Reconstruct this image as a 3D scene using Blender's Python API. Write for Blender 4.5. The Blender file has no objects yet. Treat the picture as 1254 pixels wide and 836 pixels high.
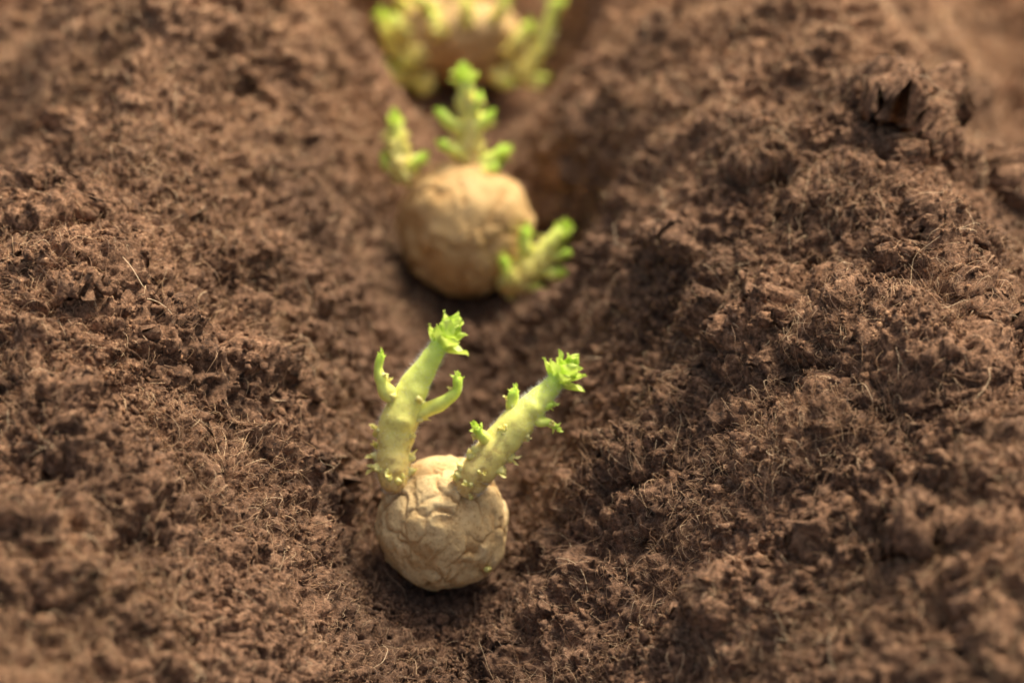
import bpy, math, random
import numpy as np
from mathutils import Vector
rng=np.random.default_rng(7); random.seed(7)
scene=bpy.context.scene
col=scene.collection

# ---------------------------------------------------------------- noise
def _h(ix,iy,seed):
    h=(ix.astype(np.int64)*374761393+iy.astype(np.int64)*668265263+seed*974634777)&0xffffffff
    h=((h^(h>>13))*1274126177)&0xffffffff
    h=((h^(h>>16))*2246822519)&0xffffffff
    return h^(h>>15)
def _f(t): return t*t*t*(t*(t*6-15)+10)
def perlin(x,y,seed=0):
    xi=np.floor(x);yi=np.floor(y);xf=x-xi;yf=y-yi
    xi=xi.astype(np.int64);yi=yi.astype(np.int64)
    def g(a,b,dx,dy):
        an=(_h(a,b,seed)&0xffff)*(2*np.pi/65536)
        return np.cos(an)*dx+np.sin(an)*dy
    u=_f(xf);v=_f(yf)
    a=g(xi,yi,xf,yf);b=g(xi+1,yi,xf-1,yf);c=g(xi,yi+1,xf,yf-1);d=g(xi+1,yi+1,xf-1,yf-1)
    return ((a*(1-u)+b*u)*(1-v)+(c*(1-u)+d*u)*v)*1.4
def worley(x,y,seed=0):
    xi=np.floor(x).astype(np.int64);yi=np.floor(y).astype(np.int64)
    best=np.full(x.shape,9.0);rv=np.zeros(x.shape)
    for i in(-1,0,1):
        for j in(-1,0,1):
            h=_h(xi+i,yi+j,seed);px=xi+i+(h&0xff)/255.;py=yi+j+((h>>8)&0xff)/255.
            d=np.hypot(px-x,py-y);m=d<best
            best=np.where(m,d,best);rv=np.where(m,((h>>16)&0xff)/255.,rv)
    return best,rv
def worley3(p,seed=0,rand=False):
    pi=np.floor(p).astype(np.int64);f1=np.full(len(p),9.);f2=f1.copy();rv=np.zeros(len(p))
    for i in(-1,0,1):
        for j in(-1,0,1):
            for k in(-1,0,1):
                c0=pi[:,0]+i;c1=pi[:,1]+j;c2=pi[:,2]+k
                h=_h(c0+c2*7919,c1+c2*104729,seed)
                d=(c0+(h&0x3ff)/1023.-p[:,0])**2+(c1+((h>>10)&0x3ff)/1023.-p[:,1])**2+(c2+((h>>20)&0x3ff)/1023.-p[:,2])**2
                d=np.sqrt(d)
                if rand: rv=np.where(d<f1,((h>>4)&0xff)/255.,rv)
                else: f2=np.minimum(f2,np.maximum(f1,d))
                f1=np.minimum(f1,d)
    return (f1,rv) if rand else (f1,f2)
def perlin3(p,seed=0):
    pi=np.floor(p).astype(np.int64);pf=p-pi
    w=_f(pf);out=0
    for i in(0,1):
        for j in(0,1):
            for k in(0,1):
                h=_h(pi[:,0]+i+(pi[:,2]+k)*7919,pi[:,1]+j+(pi[:,2]+k)*104729,seed)
                a=(h&0xffff)*(2*np.pi/65536);z=((h>>16)&0xffff)/32768.-1
                s=np.sqrt(np.maximum(0,1-z*z))
                d=s*np.cos(a)*(pf[:,0]-i)+s*np.sin(a)*(pf[:,1]-j)+z*(pf[:,2]-k)
                wt=(w[:,0] if i else 1-w[:,0])*(w[:,1] if j else 1-w[:,1])*(w[:,2] if k else 1-w[:,2])
                out=out+d*wt
    return out*1.5

# ---------------------------------------------------------------- materials
def new_mat(name):
    m=bpy.data.materials.new(name);m.use_nodes=True
    nt=m.node_tree;return m,nt,nt.nodes["Principled BSDF"]
def ramp(nt,stops):
    r=nt.nodes.new("ShaderNodeValToRGB");e=r.color_ramp.elements
    while len(e)<len(stops): e.new(0.5)
    for k,(p,c) in zip(e,stops): k.position=p;k.color=(*c,1)
    return r
def noise_node(nt,scale,detail=4,rough=.6,vec=None):
    n=nt.nodes.new("ShaderNodeTexNoise");n.inputs["Scale"].default_value=scale
    n.inputs["Detail"].default_value=detail;n.inputs["Roughness"].default_value=rough
    if vec: nt.links.new(vec,n.inputs["Vector"])
    return n
def mixc(nt,kind,fac,a,b):
    m=nt.nodes.new("ShaderNodeMix");m.data_type='RGBA';m.blend_type=kind
    if isinstance(fac,(int,float)): m.inputs[0].default_value=fac
    else: nt.links.new(fac,m.inputs[0])
    for s,i in((a,6),(b,7)):
        if isinstance(s,tuple): m.inputs[i].default_value=(*s,1)
        else: nt.links.new(s,m.inputs[i])
    return m.outputs[2]
def haze_height_tone(nt,o,c):
    """haze glow painted into the colour toward the far end; lighter on the ridge tops"""
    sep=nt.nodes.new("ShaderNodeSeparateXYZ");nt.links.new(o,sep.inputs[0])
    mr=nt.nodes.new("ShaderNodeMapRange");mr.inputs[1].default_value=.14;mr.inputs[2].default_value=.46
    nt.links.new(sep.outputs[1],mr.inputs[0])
    c=mixc(nt,'MULTIPLY',mr.outputs[0],c,(2.3,2.4,2.4))  # distant haze brightness put into the base colour
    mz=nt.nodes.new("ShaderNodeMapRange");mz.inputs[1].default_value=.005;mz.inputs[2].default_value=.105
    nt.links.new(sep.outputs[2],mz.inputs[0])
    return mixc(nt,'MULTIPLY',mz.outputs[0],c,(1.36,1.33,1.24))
def soil_material(name,gain=1.0,crumb=False):
    m,nt,b=new_mat(name)
    tc=nt.nodes.new("ShaderNodeTexCoord");o=tc.outputs["Object"]
    n1=noise_node(nt,420,5,.75,o)
    r1=ramp(nt,[(.33,tuple(gain*c for c in(.022,.010,.005))),(.47,tuple(gain*c for c in(.150,.078,.041))),
                (.58,tuple(gain*c for c in(.280,.155,.086))),(.70,tuple(gain*c for c in(.50,.325,.19)))])
    nt.links.new(n1.outputs[0],r1.inputs[0])
    n2=noise_node(nt,22,3,.6,o)
    r2=ramp(nt,[(.35,(.60,.57,.55)),(.65,(1.16,1.13,1.10))]);nt.links.new(n2.outputs[0],r2.inputs[0])
    c=mixc(nt,'MULTIPLY',1.0,r1.outputs[0],r2.outputs[0])
    if crumb:
        at=nt.nodes.new("ShaderNodeAttribute");at.attribute_name="rnd"
        r3=ramp(nt,[(0,(.42,.37,.33)),(.6,(.95,.95,.95)),(.95,(1.18,1.17,1.1)),(1,(1.55,1.48,1.3))])
        nt.links.new(at.outputs["Fac"],r3.inputs[0]);c=mixc(nt,'MULTIPLY',1.0,c,r3.outputs[0])
    d=haze_height_tone(nt,o,c)
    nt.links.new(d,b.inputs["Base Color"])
    b.inputs["Roughness"].default_value=.9;b.inputs["Specular IOR Level"].default_value=.12
    b.inputs["Sheen Weight"].default_value=.10;b.inputs["Sheen Tint"].default_value=(1,.82,.62,1)
    nb=noise_node(nt,1100,4,.8,o);bp=nt.nodes.new("ShaderNodeBump")
    bp.inputs["Strength"].default_value=.95;bp.inputs["Distance"].default_value=.0017
    nt.links.new(nb.outputs[0],bp.inputs["Height"]);nt.links.new(bp.outputs[0],b.inputs["Normal"])
    return m
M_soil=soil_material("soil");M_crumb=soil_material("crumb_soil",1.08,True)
def fibre_material():
    m,nt,b=new_mat("coir")
    tc=nt.nodes.new("ShaderNodeTexCoord")
    at=nt.nodes.new("ShaderNodeAttribute");at.attribute_name="rnd"
    r=ramp(nt,[(0,(.10,.048,.022)),(.4,(.28,.152,.074)),(.75,(.48,.30,.155)),(1,(.74,.56,.33))])
    nt.links.new(at.outputs["Fac"],r.inputs[0]);nt.links.new(haze_height_tone(nt,tc.outputs["Object"],r.outputs[0]),b.inputs["Base Color"])
    b.inputs["Roughness"].default_value=.5;b.inputs["Specular IOR Level"].default_value=.4
    return m
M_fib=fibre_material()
def tuber_material():
    m,nt,b=new_mat("potato_skin")
    tc=nt.nodes.new("ShaderNodeTexCoord");o=tc.outputs["Object"]
    at=nt.nodes.new("ShaderNodeAttribute");at.attribute_name="rnd"
    n1=noise_node(nt,90,5,.6,o)
    r1=ramp(nt,[(.3,(.58,.39,.165)),(.55,(.71,.51,.235)),(.75,(.80,.61,.31))]);nt.links.new(n1.outputs[0],r1.inputs[0])
    n2=noise_node(nt,900,3,.6,o)
    r2=ramp(nt,[(.36,(.70,.60,.50)),(.47,(1,1,1))]);nt.links.new(n2.outputs[0],r2.inputs[0])
    c=mixc(nt,'MULTIPLY',.7,r1.outputs[0],r2.outputs[0])
    r3=ramp(nt,[(0,(1,1,1)),(1,(.58,.43,.30))]);nt.links.new(at.outputs["Fac"],r3.inputs[0])
    c=mixc(nt,'MULTIPLY',1,c,r3.outputs[0])
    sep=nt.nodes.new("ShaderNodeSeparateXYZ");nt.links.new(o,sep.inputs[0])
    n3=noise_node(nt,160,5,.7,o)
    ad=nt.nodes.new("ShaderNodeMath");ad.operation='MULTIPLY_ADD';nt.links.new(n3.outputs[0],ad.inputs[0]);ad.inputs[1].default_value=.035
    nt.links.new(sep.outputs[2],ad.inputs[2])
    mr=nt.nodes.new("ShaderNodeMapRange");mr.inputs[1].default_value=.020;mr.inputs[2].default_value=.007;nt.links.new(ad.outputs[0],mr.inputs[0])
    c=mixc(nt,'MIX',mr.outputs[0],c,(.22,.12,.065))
    oi=nt.nodes.new("ShaderNodeObjectInfo")      # each tuber carries its own skin tone
    c=mixc(nt,'MULTIPLY',1.0,c,oi.outputs["Color"])
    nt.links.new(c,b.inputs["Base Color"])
    b.inputs["Roughness"].default_value=.85;b.inputs["Specular IOR Level"].default_value=.18
    nb=noise_node(nt,420,5,.6,o);bp=nt.nodes.new("ShaderNodeBump");bp.inputs["Strength"].default_value=.4;bp.inputs["Distance"].default_value=.0006
    nt.links.new(nb.outputs[0],bp.inputs["Height"]);nt.links.new(bp.outputs[0],b.inputs["Normal"])
    return m
M_tuber=tuber_material()
def sprout_material():
    m,nt,b=new_mat("sprout_skin")
    tc=nt.nodes.new("ShaderNodeTexCoord");o=tc.outputs["Object"]
    at=nt.nodes.new("ShaderNodeAttribute");at.attribute_name="rnd"
    r=ramp(nt,[(0,(.70,.46,.16)),(.22,(.80,.62,.18)),(.5,(.86,.80,.18)),(.75,(.76,.84,.14)),(1,(.56,.79,.06))])
    nt.links.new(at.outputs["Fac"],r.inputs[0])
    n=noise_node(nt,300,4,.65,o);r2=ramp(nt,[(.38,(.58,.42,.28)),(.50,(1,.96,.9)),(.6,(1.05,1.05,1.0))]);nt.links.new(n.outputs[0],r2.inputs[0])
    inv=nt.nodes.new("ShaderNodeMapRange");nt.links.new(at.outputs["Fac"],inv.inputs[0]);inv.inputs[1].default_value=.7;inv.inputs[2].default_value=0;inv.inputs[3].default_value=.08;inv.inputs[4].default_value=1
    c=mixc(nt,'MULTIPLY',inv.outputs[0],r.outputs[0],r2.outputs[0])
    nt.links.new(c,b.inputs["Base Color"]);b.inputs["Roughness"].default_value=.5
    b.inputs["Subsurface Weight"].default_value=.25;b.inputs["Subsurface Radius"].default_value=(.0025,.0022,.0007);b.inputs["Subsurface Scale"].default_value=1
    b.inputs["Sheen Weight"].default_value=.2;b.inputs["Sheen Roughness"].default_value=.4;b.inputs["Sheen Tint"].default_value=(1,1,.7,1)
    nb=noise_node(nt,600,4,.6,o);bp=nt.nodes.new("ShaderNodeBump");bp.inputs["Strength"].default_value=.35;bp.inputs["Distance"].default_value=.0007
    nt.links.new(nb.outputs[0],bp.inputs["Height"]);nt.links.new(bp.outputs[0],b.inputs["Normal"])
    return m
M_sprout=sprout_material()
def leafy(name,ca,cb,tr=.4):
    m,nt,b=new_mat(name)
    tc=nt.nodes.new("ShaderNodeTexCoord");n=noise_node(nt,300,4,.6,tc.outputs["Object"])
    r=ramp(nt,[(.35,ca),(.65,cb)]);nt.links.new(n.outputs[0],r.inputs[0])
    nt.links.new(r.outputs[0],b.inputs["Base Color"]);b.inputs["Roughness"].default_value=.5
    t=nt.nodes.new("ShaderNodeBsdfTranslucent");nt.links.new(r.outputs[0],t.inputs[0])
    mx=nt.nodes.new("ShaderNodeMixShader");mx.inputs[0].default_value=tr
    nt.links.new(b.outputs[0],mx.inputs[1]);nt.links.new(t.outputs[0],mx.inputs[2])
    nt.links.new(mx.outputs[0],nt.nodes["Material Output"].inputs["Surface"])
    return m
M_leaf=leafy("leaf_green",(.58,.76,.08),(.78,.88,.20),.40)
M_nub=leafy("bract_yellow",(.88,.79,.18),(.95,.90,.38),.3)
M_hair=leafy("hair_white",(.9,.89,.76),(.94,.93,.84),.5)

# ---------------------------------------------------------------- mesh helpers
def mesh_np(name,V,F,mats,attr=None,fm=None,smooth=True):
    me=bpy.data.meshes.new(name);n=len(V);k=F.shape[1];m=len(F)
    me.vertices.add(n);me.vertices.foreach_set("co",np.ascontiguousarray(V,dtype=np.float32).ravel())
    me.loops.add(m*k);me.loops.foreach_set("vertex_index",F.astype(np.int32).ravel())
    me.polygons.add(m);me.polygons.foreach_set("loop_start",np.arange(0,m*k,k,dtype=np.int32))
    if smooth: me.polygons.foreach_set("use_smooth",np.ones(m,dtype=bool))
    me.update(calc_edges=True)
    for mt in mats: me.materials.append(mt)
    if attr is not None:
        a=me.attributes.new("rnd",'FLOAT','POINT');a.data.foreach_set("value",np.asarray(attr,dtype=np.float32))
    ob=bpy.data.objects.new(name,me);col.objects.link(ob);return ob

# ---------------------------------------------------------------- potatoes positions
P=[dict(c=Vector((-.0264,.011,.0225)),s=.3048e-3),
   dict(c=Vector((-.0205,.2095,.0265)),s=.3593e-3),
   dict(c=Vector((-.0265,.381,.0285)),s=.372e-3)]

# ---------------------------------------------------------------- ground
def axis(lo,hi,step,far,growth=1.12):
    core=list(np.arange(lo,hi+step/2,step));a=[];s=step;p=core[-1]
    while p<far: s*=growth;p+=s;a.append(p)
    b=[];s=step;p=core[0]
    while p>-far: s*=growth;p-=s;b.append(p)
    return np.array(b[::-1]+core+a),len(b),len(core)
xs,x0,nxc=axis(-.31,.32,.00070,40);ys,y0,nyc=axis(-.16,.52,.00076,40)
X,Y=np.meshgrid(xs,ys);
def profile(x,y):
    w=.011*perlin(x/.15,y/.15,3)+.006*perlin(x/.06,y/.06,4)
    w=w*np.clip(np.abs(x+.025)/.06,.25,1)
    g=np.interp(y,[-.1,.05,.22,.45,2],[1.02,1.08,1.25,1.30,1.30])
    xx=(x+.025)*g+w
    u=(xx+.165)%.34
    kp=np.array([0,.022,.045,.075,.105,.128,.146,.165,.184,.205,.235,.270,.305,.34])
    kz=np.array([.114,.122,.113,.085,.051,.022,.004,-.003,.000,.013,.042,.074,.100,.114])
    kk=np.linspace(0,.34,341);kv=np.interp(kk,kp,kz)
    kv=np.convolve(np.concatenate([kv[-16:],kv,kv[:16]]),np.ones(23)/23,'same')[16:-16]
    h=np.interp(u,kk,kv)
    side=np.clip((np.abs(xx)-.195)/.03,0,1)
    h=h*(1-side)+side*(.014+.80*h)          # neighbouring trenches are partly filled in
    return h*np.interp(y,[-.2,.02],[.64,1])
cell=np.maximum(np.gradient(xs)[None,:],np.gradient(ys)[:,None])
def oct_(s): return np.clip(1.6-cell/s*1.6,0,1)
bil=lambda s,sd:np.abs(perlin(X/s,Y/s,sd))
base=profile(X,Y)
near=np.zeros_like(X)
clear=[(p['c'].x,p['c'].y,.022) for p in P]+[(P[1]['c'].x+.030,P[1]['c'].y-.018,.016),(P[2]['c'].x+.032,P[2]['c'].y-.015,.014),(P[2]['c'].x-.030,P[2]['c'].y-.015,.014)]
for cx,cy,cr_ in clear:
    d=np.hypot(X-cx,Y-cy);near=np.maximum(near,np.clip(1-(d-cr_)/.038,0,1))
near=near*near*(3-2*near)
base=np.where(near>0,np.minimum(base,base*(1-near)+near*.006),base)
up=np.clip(base/.05,0,1)
f1,r1=worley((X+.006*perlin(X/.02,Y/.02,41))/.034,(Y+.006*perlin(X/.02,Y/.02,42))/.034,11)
dome=lambda f,r,t:np.sqrt(np.clip(1-(f/.62)**2,0,1))*np.clip((r-t)/(1-t),0,1)
low=.012*perlin(X/.11,Y/.11,1)*(.12+.88*up)+.015*bil(.055,2)*oct_(.055)*(.12+.88*up)+.011*(dome(f1,r1,.4))*oct_(.034)*(.1+.9*up)
low=low*(1-.85*near)
S0=base+low-.003
ny,nx=X.shape
def normals(px,py,pz):
    du=np.stack([np.gradient(px,axis=1),np.gradient(py,axis=1),np.gradient(pz,axis=1)],-1)
    dv=np.stack([np.gradient(px,axis=0),np.gradient(py,axis=0),np.gradient(pz,axis=0)],-1)
    n=np.cross(du,dv);return n/np.linalg.norm(n,axis=-1,keepdims=True)
N0=normals(X,Y,S0)
mask=np.clip(.50+1.2*perlin(X/.06,Y/.06,9),.15,1.25)*(.5+.5*up)
pts=np.stack([X,Y,S0],-1).reshape(-1,3)
r_=lambda a:a.reshape(ny,nx)
wp=pts+.003*np.stack([perlin3(pts/.010,k) for k in(51,52,53)],-1)
f2,r2=map(r_,worley3(wp/.015,12,True));f3,r3=map(r_,worley3(wp/.0050,13,True))
dome3=lambda f,r,t,e:np.sqrt(np.clip(1-(f/e)**2,0,1))*np.clip((r-t)/(1-t),0,1)
mid=(.012*np.abs(r_(perlin3(pts/.026,5)))+.0105*dome3(f2,r2,.35,.75))*oct_(.013)*mask*(1-.5*near)
fine=(.0038*dome3(f3,r3,.05,.75)+.0040*np.abs(r_(perlin3(pts/.0095,6)))+.0034*r_(perlin3(pts/.0040,7))+.0024*r_(perlin3(pts/.0020,8)))*oct_(.005)*(.65+.42*mask)
G=np.stack([X,Y,S0],-1)
LOW=G+N0*mid[...,None]
V3=G+N0*(mid+fine)[...,None]
ofs=oct_(.008)[...,None]
V3[...,:2]+=ofs*np.stack([.0020*r_(perlin3(pts/.008,21))+.0009*r_(perlin3(pts/.003,22)),.0020*r_(perlin3(pts/.008,23))+.0009*r_(perlin3(pts/.003,24))],-1)
idx=np.arange(ny*nx).reshape(ny,nx)
F=np.stack([idx[:-1,:-1],idx[:-1,1:],idx[1:,1:],idx[1:,:-1]],-1).reshape(-1,4)
g=mesh_np("ground",V3.reshape(-1,3),F,[M_soil]);g["kind"]="structure";g["label"]="furrowed dark brown peaty garden soil with raised ridges";g["category"]="soil"

# ---------------------------------------------------------------- crumbs
import bmesh
def ico(sub):
    bm=bmesh.new();bmesh.ops.create_icosphere(bm,subdivisions=sub,radius=1)
    v=np.array([q.co[:] for q in bm.verts]);f=np.array([[q.index for q in t.verts] for t in bm.faces]);bm.free();return v,f
def rotm(n):
    q=rng.normal(size=(n,4));q/=np.linalg.norm(q,axis=1)[:,None];w,x,y,z=q.T
    return np.stack([1-2*(y*y+z*z),2*(x*y-z*w),2*(x*z+y*w),2*(x*y+z*w),1-2*(x*x+z*z),2*(y*z-x*w),2*(x*z-y*w),2*(y*z+x*w),1-2*(x*x+y*y)],-1).reshape(n,3,3)
def pick(n,clump=True,cs=.03,seed=77):
    j=rng.integers(y0+5,y0+nyc-5,n*3);i=rng.integers(x0+5,x0+nxc-5,n*3)
    if clump:
        pr=np.clip(.5+1.3*perlin(X[j,i]/cs,Y[j,i]/cs,seed),.10,1);k=rng.random(n*3)<pr;j=j[k];i=i[k]
    for p in P:
        d=np.hypot(X[j,i]-p['c'].x,Y[j,i]-p['c'].y);k=d>(.0235 if p is P[0] else .028);j=j[k];i=i[k]
    return j[:n],i[:n]
Vs=[];Fs=[];As=[];off=0
for n,sub,lo,hi,jit in((160000,1,.00035,.0010,.42),(9500,2,.0009,.0022,.32),(300,3,.0025,.0050,.2)):
    bv,bf=ico(sub);j,i=pick(n);n=len(j)
    size=lo*(hi/lo)**(rng.random(n)**1.8)
    R=rotm(n);an=rng.uniform(.6,1.3,(n,1,3))
    v=bv[None]*(1+jit*rng.uniform(-1,1,(n,len(bv),1)))*an
    if sub==3:
        q=(bv[None]*1.6+rng.uniform(0,50,(n,1,3))).reshape(-1,3);v=v*(1+.55*perlin3(q,5).reshape(n,-1,1))
    v=np.einsum('nij,nkj->nki',R,v)*size[:,None,None]
    pos=V3[j,i]+N0[j,i]*(size*.25)[:,None];v=v+pos[:,None]
    Vs.append(v.reshape(-1,3));Fs.append((bf[None]+np.arange(n)[:,None,None]*len(bv)).reshape(-1,3)+off);off+=n*len(bv)
    As.append(np.repeat(rng.random(n)*(.9 if sub>1 else 1),len(bv)))
cr=mesh_np("soil_crumbs",np.concatenate(Vs),np.concatenate(Fs),[M_crumb],np.concatenate(As),smooth=True)
cr["kind"]="stuff";cr["label"]="loose brown soil crumbs scattered over the furrow";cr["category"]="soil crumbs"

# ---------------------------------------------------------------- fibres
def fibres(name,n,llo,lhi,rlo,rhi,seg,lift,label,arange,cs,seed,curl=1.1,pw=1.2):
    j,i=pick(n,True,cs,seed);n=len(j)
    L=llo*(lhi/llo)**(rng.random(n)**1.3);a=rng.uniform(0,2*np.pi,n);k=rng.normal(0,curl,n);k2=rng.normal(0,.5,(n,seg+1)).cumsum(1)
    t=np.linspace(0,1,seg+1)[None]
    ang=a[:,None]+k[:,None]*t*2+k2*.35
    st=L[:,None]/seg
    gj=j[:,None]+np.cumsum(np.sin(ang)*st,1)/.00076;fx=np.sqrt(1/np.maximum(N0[j,i,2],.4)**2)[:,None]
    gi=i[:,None]+np.cumsum(np.cos(ang)*st/fx,1)/.00070
    gj=np.clip(gj,1,ny-3);gi=np.clip(gi,1,nx-3)
    jj=gj.astype(int);ii=gi.astype(int)
    SURF=LOW+.8*(V3-LOW)
    aj=(gj-jj)[...,None];ai=(gi-ii)[...,None]
    z0=(SURF[jj,ii]*(1-ai)+SURF[jj,ii+1]*ai)*(1-aj)+(SURF[jj+1,ii]*(1-ai)+SURF[jj+1,ii+1]*ai)*aj
    for _ in range(2):
        zl=z0.copy();zl[:,1:-1]=.25*z0[:,:-2]+.5*z0[:,1:-1]+.25*z0[:,2:];z0=zl
    h=lift*rng.random(n)[:,None]**1.5*np.sin(np.pi*np.clip(t*rng.uniform(.45,1.3,(n,1)),0,1))+rng.uniform(-.0002,.0015,(n,1))
    C=z0+N0[jj,ii]*h[...,None]
    T=np.gradient(C,axis=1);T/=np.linalg.norm(T,axis=2,keepdims=True)+1e-12
    A=np.cross(T,np.array([0,0,1.]));A/=np.linalg.norm(A,axis=2,keepdims=True)+1e-9;B=np.cross(T,A)
    r=(rlo+(rhi-rlo)*rng.random(n)**2)[:,None]*(1-.5*t)
    ring=[C+r[...,None]*(math.cos(q)*A+math.sin(q)*B) for q in(0,2.094,4.189)]
    v=np.stack(ring,2)
    b=(np.arange(n)*(seg+1)*3)[:,None,None]+(np.arange(seg)*3)[None,:,None]
    f=[]
    for q in range(3):
        q2=(q+1)%3;f.append(np.stack([b+q,b+q2,b+q2+3,b+q+3],-1))
    f=np.stack(f,2).reshape(-1,4)
    at=np.repeat(arange[0]+(arange[1]-arange[0])*rng.random(n)**pw,(seg+1)*3)
    ob=mesh_np(name,v.reshape(-1,3),f,[M_fib],at);ob["kind"]="stuff";ob["label"]=label;ob["category"]="plant fibre"
fibres("coir_fibres",125000,.002,.011,.00006,.00014,5,.0045,"short reddish brown coir fibres matted in the soil",(0,.9),.04,91,.7)
fibres("root_threads",3600,.010,.034,.00007,.00015,14,.006,"long pale curling root threads on the soil",(.2,1),.05,92,.4,1.5)

# ---------------------------------------------------------------- sprout building
class MB:
    def __init__(s): s.v=[];s.f=[];s.a=[];s.m=[]
    def obj(s,name,mats,parent):
        me=bpy.data.meshes.new(name);me.from_pydata([tuple(v) for v in s.v],[],s.f)
        for m in mats: me.materials.append(m)
        me.polygons.foreach_set("use_smooth",[True]*len(s.f));me.polygons.foreach_set("material_index",s.m)
        a=me.attributes.new("rnd",'FLOAT','POINT');a.data.foreach_set("value",s.a);me.update()
        ob=bpy.data.objects.new(name,me);col.objects.link(ob);ob.parent=parent;return ob
def catmull(pts,n):
    p=[np.array(q,float) for q in pts];p=[2*p[0]-p[1]]+p+[2*p[-1]-p[-2]];out=[]
    for i in range(1,len(p)-2):
        for k in range(n):
            t=k/n;a,b,c,d=p[i-1],p[i],p[i+1],p[i+2]
            out.append(.5*((2*b)+(c-a)*t+(2*a-5*b+4*c-d)*t*t+(3*b-a-3*c+d)*t**3))
    out.append(p[-2]);return np.array(out)
def tube(mb,pts,n=8,sides=20,t0=0,t1=1,mat=0,lump=.06,seed=0,knots=0):
    """pts in metres (x,y,z,r)"""
    c=catmull(pts,n);P3=c[:,:3];r=np.maximum(c[:,3],1e-5);T=np.gradient(P3,axis=0);T/=np.linalg.norm(T,axis=1)[:,None]
    ref=np.array([0,-1,.3]);base=len(mb.v);N=len(P3);rd=random.Random(seed);ph=[rd.uniform(0,6.28) for _ in range(6)]
    kn=[(rd.uniform(.05,.75)*N,rd.uniform(0,6.28),knots*rd.uniform(.4,1),rd.uniform(1.6,3.2)) for _ in range(int(N/3.5))] if knots else []
    frames=[]
    for k in range(N):
        A=np.cross(T[k],ref);A/=np.linalg.norm(A);B=np.cross(A,T[k]);frames.append((A,B))
        for q in range(sides):
            th=2*math.pi*q/sides
            f=1+lump*(math.sin(2*th+ph[0]+k*.25)+.7*math.sin(3*th+ph[1]-k*.4)+.5*math.sin(5*th+ph[2]+k*.6)+.6*math.sin(k*.9+ph[3]))
            g=0
            for (kk,kth,ka,kw) in kn:
                dd=((k-kk)/kw)**2+((math.remainder(th-kth,2*math.pi))/(.26*kw))**2
                if dd<6: g=max(g,ka*math.exp(-dd))
            mb.v.append(P3[k]+r[k]*(f*.96+g)*(math.cos(th)*A+math.sin(th)*B));mb.a.append(t0+(t1-t0)*k/(N-1))
    for k in range(N-1):
        for q in range(sides):
            q2=(q+1)%sides;mb.f.append((base+k*sides+q,base+k*sides+q2,base+(k+1)*sides+q2,base+(k+1)*sides+q));mb.m.append(mat)
    lastr=base+(N-1)*sides
    prev=lastr
    for fr,ad in((.75,.55),(.4,.85)):
        nb=len(mb.v)
        for q in range(sides):
            v0=mb.v[lastr+q];mb.v.append(P3[-1]+(v0-P3[-1])*fr+T[-1]*r[-1]*ad);mb.a.append(t1)
        for q in range(sides):
            q2=(q+1)%sides;mb.f.append((prev+q,prev+q2,nb+q2,nb+q));mb.m.append(mat)
        prev=nb
    mb.v.append(P3[-1]+T[-1]*r[-1]);mb.a.append(t1);ti=len(mb.v)-1
    for q in range(sides): mb.f.append((prev+q,prev+(q+1)%sides,ti));mb.m.append(mat)
    return P3,r,T,frames
def leaf(mb,base,d,up,L,W,curl,rd,mat=0,cup=.22):
    d=np.array(d,float);d/=np.linalg.norm(d);up=np.array(up,float);s=np.cross(d,up);s/=np.linalg.norm(s)+1e-9;nrm=np.cross(s,d)
    nu,nv=10,7;b0=len(mb.v);p=np.array(base,float);ang=0;ph=rd.uniform(0,6)
    for i in range(nu+1):
        t=i/nu;w=W*(math.sin(math.pi*(t*.88+.12)**.9)**.72 if t<1 else 0)
        dirn=math.cos(ang)*d+math.sin(ang)*nrm;nn=-math.sin(ang)*d+math.cos(ang)*nrm
        for j in range(nv):
            q=(j/(nv-1))*2-1
            mb.v.append(p+s*q*w*.5+nn*(cup*abs(q)**1.2*w+.10*W*math.sin(9*t+ph+q*2)*abs(q)));mb.a.append(1-.2*(1-t))
        p=p+dirn*L/nu;ang+=curl/nu
    for i in range(nu):
        for j in range(nv-1):
            a=b0+i*nv+j;mb.f.append((a,a+1,a+nv+1,a+nv));mb.m.append(mat)
def perp(a):
    r=np.cross(a,[0.3,-1,.2]);r/=np.linalg.norm(r);return r,np.cross(a,r)
def rosette(mb,c,ax,size,n,rd,mat=0,back=.22,wide=.80):
    ax=np.array(ax)/np.linalg.norm(ax);A,B=perp(ax)
    for k in range(n):
        f=k/(n-1);th=k*2.4+rd.uniform(-.3,.3);op=math.radians(70-62*f+rd.uniform(-12,12))
        o=math.cos(th)*A+math.sin(th)*B;d=math.cos(op)*ax+math.sin(op)*o
        L=size*(.88-.22*f)*rd.uniform(.7,1.1)
        leaf(mb,np.array(c)+ax*size*(.65*f-back)+o*size*.16*(1-f),d,ax*math.sin(op)-o*math.cos(op),L,L*rd.uniform(.85,1.1)*wide,rd.uniform(-.2,1.2),rd,mat,.30)
def nub(mb,c,d,size,rd,mat=1):
    """fleshy yellow node: a few rounded lobes with a curled scale or two"""
    d=np.array(d)/np.linalg.norm(d);A,B=perp(d);c=np.array(c)
    for k in range(rd.choice((2,3,3))):
        o=(A*rd.uniform(-1,1)+B*rd.uniform(-1,1))*size*.38;rr=size*rd.uniform(.24,.42);dd=d+.5*o/size+np.array([0,0,.2]);dd/=np.linalg.norm(dd)
        b=c+o-d*size*.3
        tube(mb,[(*b,rr),(*(b+dd*rr*.9),rr*1.1),(*(b+dd*rr*1.6),rr*.7)],4,10,.5,.9,mat,.14,rd.randint(0,999))
    for k in range(rd.choice((1,1,2,3))):
        dd=d+A*rd.uniform(-.7,.7)+B*rd.uniform(-.7,.7)+np.array([0,0,.5]);dd/=np.linalg.norm(dd)
        leaf(mb,c,dd,A,size*rd.uniform(.7,1.2),size*rd.uniform(.5,.75),rd.uniform(-.8,.8),rd,mat,.3)
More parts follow.
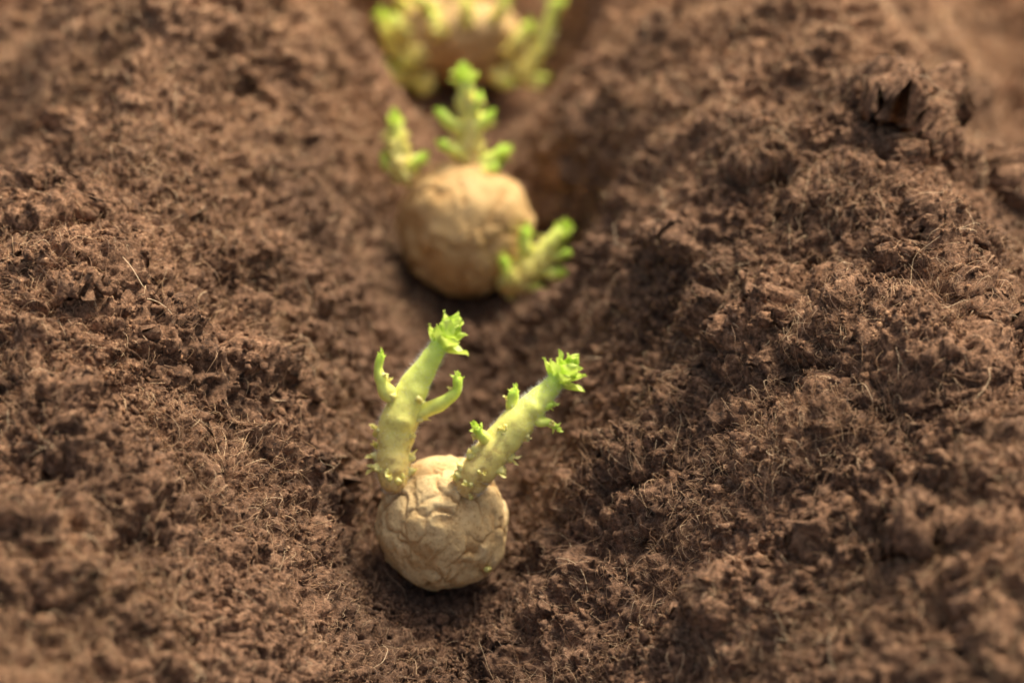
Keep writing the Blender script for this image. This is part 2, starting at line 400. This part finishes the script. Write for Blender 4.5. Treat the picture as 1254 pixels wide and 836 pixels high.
LEAN=math.radians(25)
Uv=np.array([1,0,0.]);Vv=np.array([0,math.sin(LEAN),math.cos(LEAN)]);Wv=np.array([0,-math.cos(LEAN),math.sin(LEAN)])
def loc(s,u,v,w): return (Uv*u+Vv*v+Wv*w)*s
def make_sprout(parent,C,s,pts,tip,seed,shoots=(),nubs=(),extra_nubs=8,hairs=900,t0=0,tipn=13,sides=26,axis_=None,t1=.95,rs=1.0,kn=.35):
    rd=random.Random(seed);mb=MB()
    pp=[(*(loc(s,u,v,w)+C),r*s*rs) for u,v,w,r in pts]
    P3,r,T,fr=tube(mb,pp,9,sides,t0,t1,0,.03,seed,knots=kn)
    N=len(P3)
    for (u,v,w,sz) in nubs:
        c=loc(s,u,v,w)+C;k=int(np.argmin(np.linalg.norm(P3-c,axis=1)));d=c-P3[k];d/=np.linalg.norm(d)+1e-9
        nub(mb,P3[k]+d*r[k]*.95,d,sz*s,rd)
    for _ in range(extra_nubs):
        k=rd.randint(2,max(3,int(N*.8)));th=rd.uniform(0,6.28);A,B=fr[k];d=math.cos(th)*A+math.sin(th)*B
        nub(mb,P3[k]+d*r[k]*.95,d+T[k]*.4,rd.uniform(6,11)*s,rd)
    for _ in range(hairs):
        k=rd.randint(2,N-2);th=rd.uniform(0,6.28);A,B=fr[k];d=math.cos(th)*A+math.sin(th)*B
        b=P3[k]+d*r[k]*.94+T[k]*rd.uniform(-.5,.5)*r[k]*.3;d=d+np.array([rd.gauss(0,.3) for _ in range(3)])+T[k]*.25;d/=np.linalg.norm(d)
        L=rd.uniform(.0009,.0025);x,y=perp(d);w=.000038
        b0=len(mb.v)
        for q in range(3):
            mb.v.append(b+w*(math.cos(q*2.094)*x+math.sin(q*2.094)*y));mb.a.append(.5)
        mb.v.append(b+d*L);mb.a.append(.5)
        for q in range(3): mb.f.append((b0+q,b0+(q+1)%3,b0+3));mb.m.append(2)
    sp=mb.obj("sprout",[M_sprout,M_nub,M_hair],parent)
    lb=MB();ax=T[-1] if axis_ is None else np.array(axis_)
    rosette(lb,P3[-1],ax,tip*s,tipn,rd);
    lb.obj("leaf_cluster",[M_leaf],sp)
    for sh in shoots:
        sb=MB();q=[(*(loc(s,u,v,w)+C),rr*s*rs) for u,v,w,rr in sh['p']]
        a,b,t,f=tube(sb,q,6,14,sh.get('t0',.5),1,0,.07,rd.randint(0,999))
        if sh.get('tip'): rosette(sb,a[-1],t[-1],sh['tip']*s,sh.get('n',6),rd,3)
        for _ in range(sh.get('nubs',2)):
            k=rd.randint(1,len(a)-3);th=rd.uniform(0,6.28);A,B=f[k];d=math.cos(th)*A+math.sin(th)*B
            nub(sb,a[k]+d*b[k]*.9,d,7*s,rd)
        sb.obj("side_shoot",[M_sprout,M_nub,M_hair,M_leaf],sp)
    return sp
def make_tuber(parent,C,s,dims,sub,seed,crease,lumps=(),lf=.07,fine=1.0,tone=(1,1,1)):
    bv,bf=ico(sub)
    n=bv.copy();R=np.array(dims)
    rad=1+lf*perlin3(n*1.3+seed,1)+.03*perlin3(n*2.6+seed,2)
    for (du,dv,dw,am,wd) in lumps:
        d=np.array([du,dv,dw],float);d/=np.linalg.norm(d);rad+=am*np.exp(-(1-n@d)/wd)
    wrp=n+.24*np.stack([perlin3(n*2.4+9,k+seed) for k in(3,4,5)],-1)+.06*np.stack([perlin3(n*8+9,k+seed) for k in(3,4,5)],-1)
    a1,b1=worley3(wrp*np.array([2.0,1.5,2.0])+seed,6);a2,b2=worley3(wrp*np.array([4.2,2.6,4.2])+seed,7)
    e1=b1-a1;e2=b2-a2;p3=perlin3(wrp*7+seed,8)
    m=np.clip(.75+1.2*perlin3(n*2.2+3,seed+31),0.25,1.15);m2=np.clip(.4+1.5*perlin3(n*2.3+8,seed+37),0.0,1.1)*fine
    c1=np.exp(-(e1/.11)**1.5)*m;c2=np.exp(-(e2/.13)**1.5)*m2
    rad+=crease*(-.038*c1-.012*c2+.052*(1-np.exp(-e1/.28))*m+.016*(1-np.exp(-e2/.25))*m2+.005*p3-.030)+.0015*perlin3(n*24,9)
    q=n*rad[:,None]*R
    V=(q[:,:1]*Uv+q[:,1:2]*Vv+q[:,2:]*Wv)*s+np.array(C)
    ob=mesh_np("tuber",V,bf,[M_tuber],np.clip(.65*c1+.35*c2,0,1));ob.color=(*tone,1);ob.parent=parent;return ob

def potato(k,label):
    p=P[k];e=bpy.data.objects.new("sprouting_potato",None);e.empty_display_size=.02
    e.location=(p['c'].x,p['c'].y,0);col.objects.link(e)
    e["label"]=label;e["category"]="potato";e["group"]="seed potatoes laid along the furrow"
    return e,np.array((0,0,p['c'].z)),p['s']

# --- first
e,C,s=potato(0,"wrinkled seed potato with two thick green sprouts in a furrow")
make_tuber(e,C,s,(81,84,78),7,11,1.0,[(.75,-.45,.3,.06,.2),(-.4,.9,.3,-.03,.2)],.03,.6)
make_sprout(e,C,s,[(-52,46,24,14),(-54,58,25,20),(-57,80,23,22),(-56,104,20,21),(-49,132,15,24),(-37,160,12,20),(-24,184,9,16),(-9,208,6,13),(1,224,4,11)],42,1,
  shoots=[dict(p=[(-48,154,16,8),(-62,164,20,10),(-70,180,22,8),(-74,196,22,6),(-71,210,22,5)],tip=12,n=6,t0=.4,nubs=3),
          dict(p=[(-30,138,16,10),(-12,146,20,9),(6,156,22,8),(20,168,22,6.5),(21,182,22,6.5)],tip=13,n=6,t0=.5,nubs=3)],
  nubs=[(-86,88,22,15),(-86,118,18,13),(-34,92,30,14),(-12,132,20,14),(-75,172,22,15),(-42,64,44,12),(-78,100,24,11),(-80,72,30,13),(-28,160,22,11),(-34,116,30,11),(-62,70,46,11),(-30,72,34,12)],extra_nubs=3,hairs=3000,t0=.0,tipn=22,kn=.14)
make_sprout(e,C,s,[(30,48,46,14),(36,62,48,20),(52,84,47,22),(73,110,43,21),(95,135,38,20),(114,154,32,17),(130,170,28,13),(142,184,25,11)],38,2,
  shoots=[dict(p=[(88,146,36,8),(87,160,38,7.5),(89,170,38,6.5)],tip=12,n=7,t0=.6),
          dict(p=[(108,138,36,8),(120,134,40,7),(130,134,42,5),(138,129,42,4)],tip=12,n=5,t0=.6),
          dict(p=[(116,152,36,7),(125,152,38,6),(132,154,38,5)],tip=11,n=5,t0=.6),
          dict(p=[(60,112,52,8),(50,122,58,7),(46,128,60,6)],tip=15,n=7,t0=.5)],
  nubs=[(14,86,55,15),(16,70,58,13),(74,78,56,15),(84,94,50,13),(100,120,45,11),(36,102,56,13),(54,76,72,11),(32,62,68,10),(76,128,58,10)],extra_nubs=2,hairs=3000,t0=.0,tipn=21,kn=.14)
b=MB();nub(b,loc(s,59,-50,40)+C,Uv*.6+Wv,9*s,random.Random(4));b.obj("bud",[M_sprout,M_nub],e)

# --- second
e,C,s=potato(1,"round tan seed potato with three leafy sprouts in the furrow")
make_tuber(e,C,s,(85,83,80),6,23,.85,[(-.78,.0,.62,-.15,.035),(-.5,-.45,.75,-.05,.02),(.4,.2,.9,-.03,.04),(0,-.3,1,.03,.1)],.03,.6,(.90,.83,.74))
Q=dict(hairs=100,t0=.0,t1=.75,sides=18,rs=.86)
make_sprout(e,C,s,[(-62,58,10,12),(-76,72,12,17),(-82,92,10,15),(-84,112,8,13),(-85,128,8,12)],21,11,
  shoots=[dict(p=[(-76,74,14,10),(-62,80,20,9),(-52,88,20,8)],tip=12,n=12),dict(p=[(-82,74,8,10),(-94,78,10,9),(-97,88,10,7)],tip=10,n=9)],extra_nubs=34,tipn=22,**Q)
make_sprout(e,C,s,[(6,62,0,17),(4,88,0,20),(4,112,0,18),(5,138,0,15),(2,162,0,13),(0,178,0,12)],25,12,
  shoots=[dict(p=[(-2,120,6,12),(-18,130,12,9),(-28,140,12,8)],tip=12,n=12),dict(p=[(-2,94,10,12),(-16,98,16,9),(-26,104,18,8)],tip=11,n=12),
          dict(p=[(8,122,4,11),(22,130,6,9),(30,138,6,8)],tip=12,n=12),dict(p=[(10,80,4,13),(32,84,6,11),(46,94,6,10)],tip=15,n=14),
          dict(p=[(12,72,8,12),(28,72,12,10),(36,76,12,9)],tip=11,n=10),dict(p=[(6,140,6,9),(16,150,8,8),(18,160,8,7)],tip=10,n=9)],extra_nubs=60,tipn=24,**Q)
make_sprout(e,C,s,[(46,-66,50,14),(62,-54,58,19),(82,-38,60,17),(100,-18,60,15),(114,0,58,13)],22,13,
  shoots=[dict(p=[(84,-40,60,12),(102,-46,64,10),(116,-46,64,9)],tip=13,n=13),dict(p=[(80,-30,60,11),(72,-10,62,10),(74,4,62,8)],tip=13,n=12),
          dict(p=[(56,-56,64,11),(50,-42,68,9),(48,-32,70,8)],tip=11,n=8),dict(p=[(74,-52,62,10),(86,-64,64,9),(94,-68,64,8)],tip=11,n=9),
          dict(p=[(96,-22,62,9),(112,-26,64,8),(122,-22,64,7)],tip=11,n=10)],extra_nubs=44,tipn=22,**Q)

# --- third
e,C,s=potato(2,"knobbly beige seed potato crowded with pale sprouts")
make_tuber(e,C,s,(86,62,72),6,5,1.0,[(-.6,.5,.5,.06,.1),(.7,.2,.6,.06,.1)],.06,1,(.88,.84,.78))
K=dict(extra_nubs=14,hairs=0,t0=.2,t1=.75,tipn=14,sides=14,rs=.78)
for sd,pts,tip in((21,[(-60,-20,30,11),(-78,-16,34,12),(-92,0,34,11),(-100,30,30,10)],18),
    (22,[(-56,-40,36,10),(-66,-50,40,11),(-80,-48,42,10),(-92,-34,42,9)],13),
    (23,[(-34,-44,48,10),(-44,-56,56,12),(-54,-56,58,10)],10),
    (24,[(-52,26,20,11),(-66,38,20,12),(-76,58,18,11),(-74,84,14,10)],16),
    (25,[(-20,34,40,10),(-36,42,44,11),(-50,56,46,10)],14),
    (27,[(20,50,20,10),(32,66,20,11),(42,86,18,10)],16),
    (28,[(60,-36,40,14),(84,-38,44,15),(104,-20,44,14),(116,12,42,13),(130,50,38,12)],22),
    (29,[(60,-20,46,11),(76,-4,50,11),(90,18,50,10)],15),
    (31,[(-46,-8,58,10),(-58,-20,64,11),(-68,-28,66,9)],10),
    (32,[(40,20,56,9),(52,36,58,10),(62,56,58,9)],13),
    (33,[(44,-40,50,10),(56,-50,54,11),(68,-54,54,10)],10),
    (36,[(8,16,62,9),(14,32,64,10),(12,50,62,9)],12),
    (39,[(-20,6,64,9),(-30,20,68,10),(-32,36,68,9)],11),
    (37,[(78,-42,48,9),(96,-52,52,10),(110,-48,52,9)],12),
    (38,[(-60,8,46,9),(-76,14,50,10),(-84,30,50,9)],12),
    (34,[(2,52,26,10),(-2,66,24,10),(-6,88,20,10)],14)):
    make_sprout(e,C,s,pts,tip,sd,**K)

# ---------------------------------------------------------------- light and camera
w=bpy.data.worlds.new("World");scene.world=w;w.use_nodes=True;nt=w.node_tree
sky=nt.nodes.new("ShaderNodeTexSky");sky.sky_type='NISHITA';sky.sun_disc=False
EL=math.radians(54);AZ=math.radians(34)
sky.sun_elevation=EL;sky.sun_rotation=AZ;sky.dust_density=6;sky.air_density=.8
bg=nt.nodes["Background"];bg.inputs[1].default_value=.15
c=mixc(nt,'MULTIPLY',1.0,sky.outputs[0],(1.72,1.66,1.56));nt.links.new(c,bg.inputs[0])
sl=bpy.data.lights.new("sun",'SUN');sl.energy=5.0;sl.angle=math.radians(12);sl.color=(1,.96,.89)
so=bpy.data.objects.new("sun",sl);col.objects.link(so)
S=Vector((math.cos(EL)*math.sin(AZ),math.cos(EL)*math.cos(AZ),math.sin(EL)));so.rotation_euler=S.to_track_quat('Z','Y').to_euler();so.location=S*5
cd=bpy.data.cameras.new("camera");cam=bpy.data.objects.new("camera",cd);col.objects.link(cam)
cam.location=(0,-.689,.595);cam.rotation_euler=(math.radians(90-35),0,0)
cd.lens=85;cd.sensor_width=36;cd.clip_start=.01;cd.clip_end=200
cd.dof.use_dof=True;cd.dof.focus_distance=.853;cd.dof.aperture_fstop=4.3
scene.camera=cam
scene.view_settings.view_transform='Standard';scene.view_settings.look='None';scene.view_settings.exposure=0
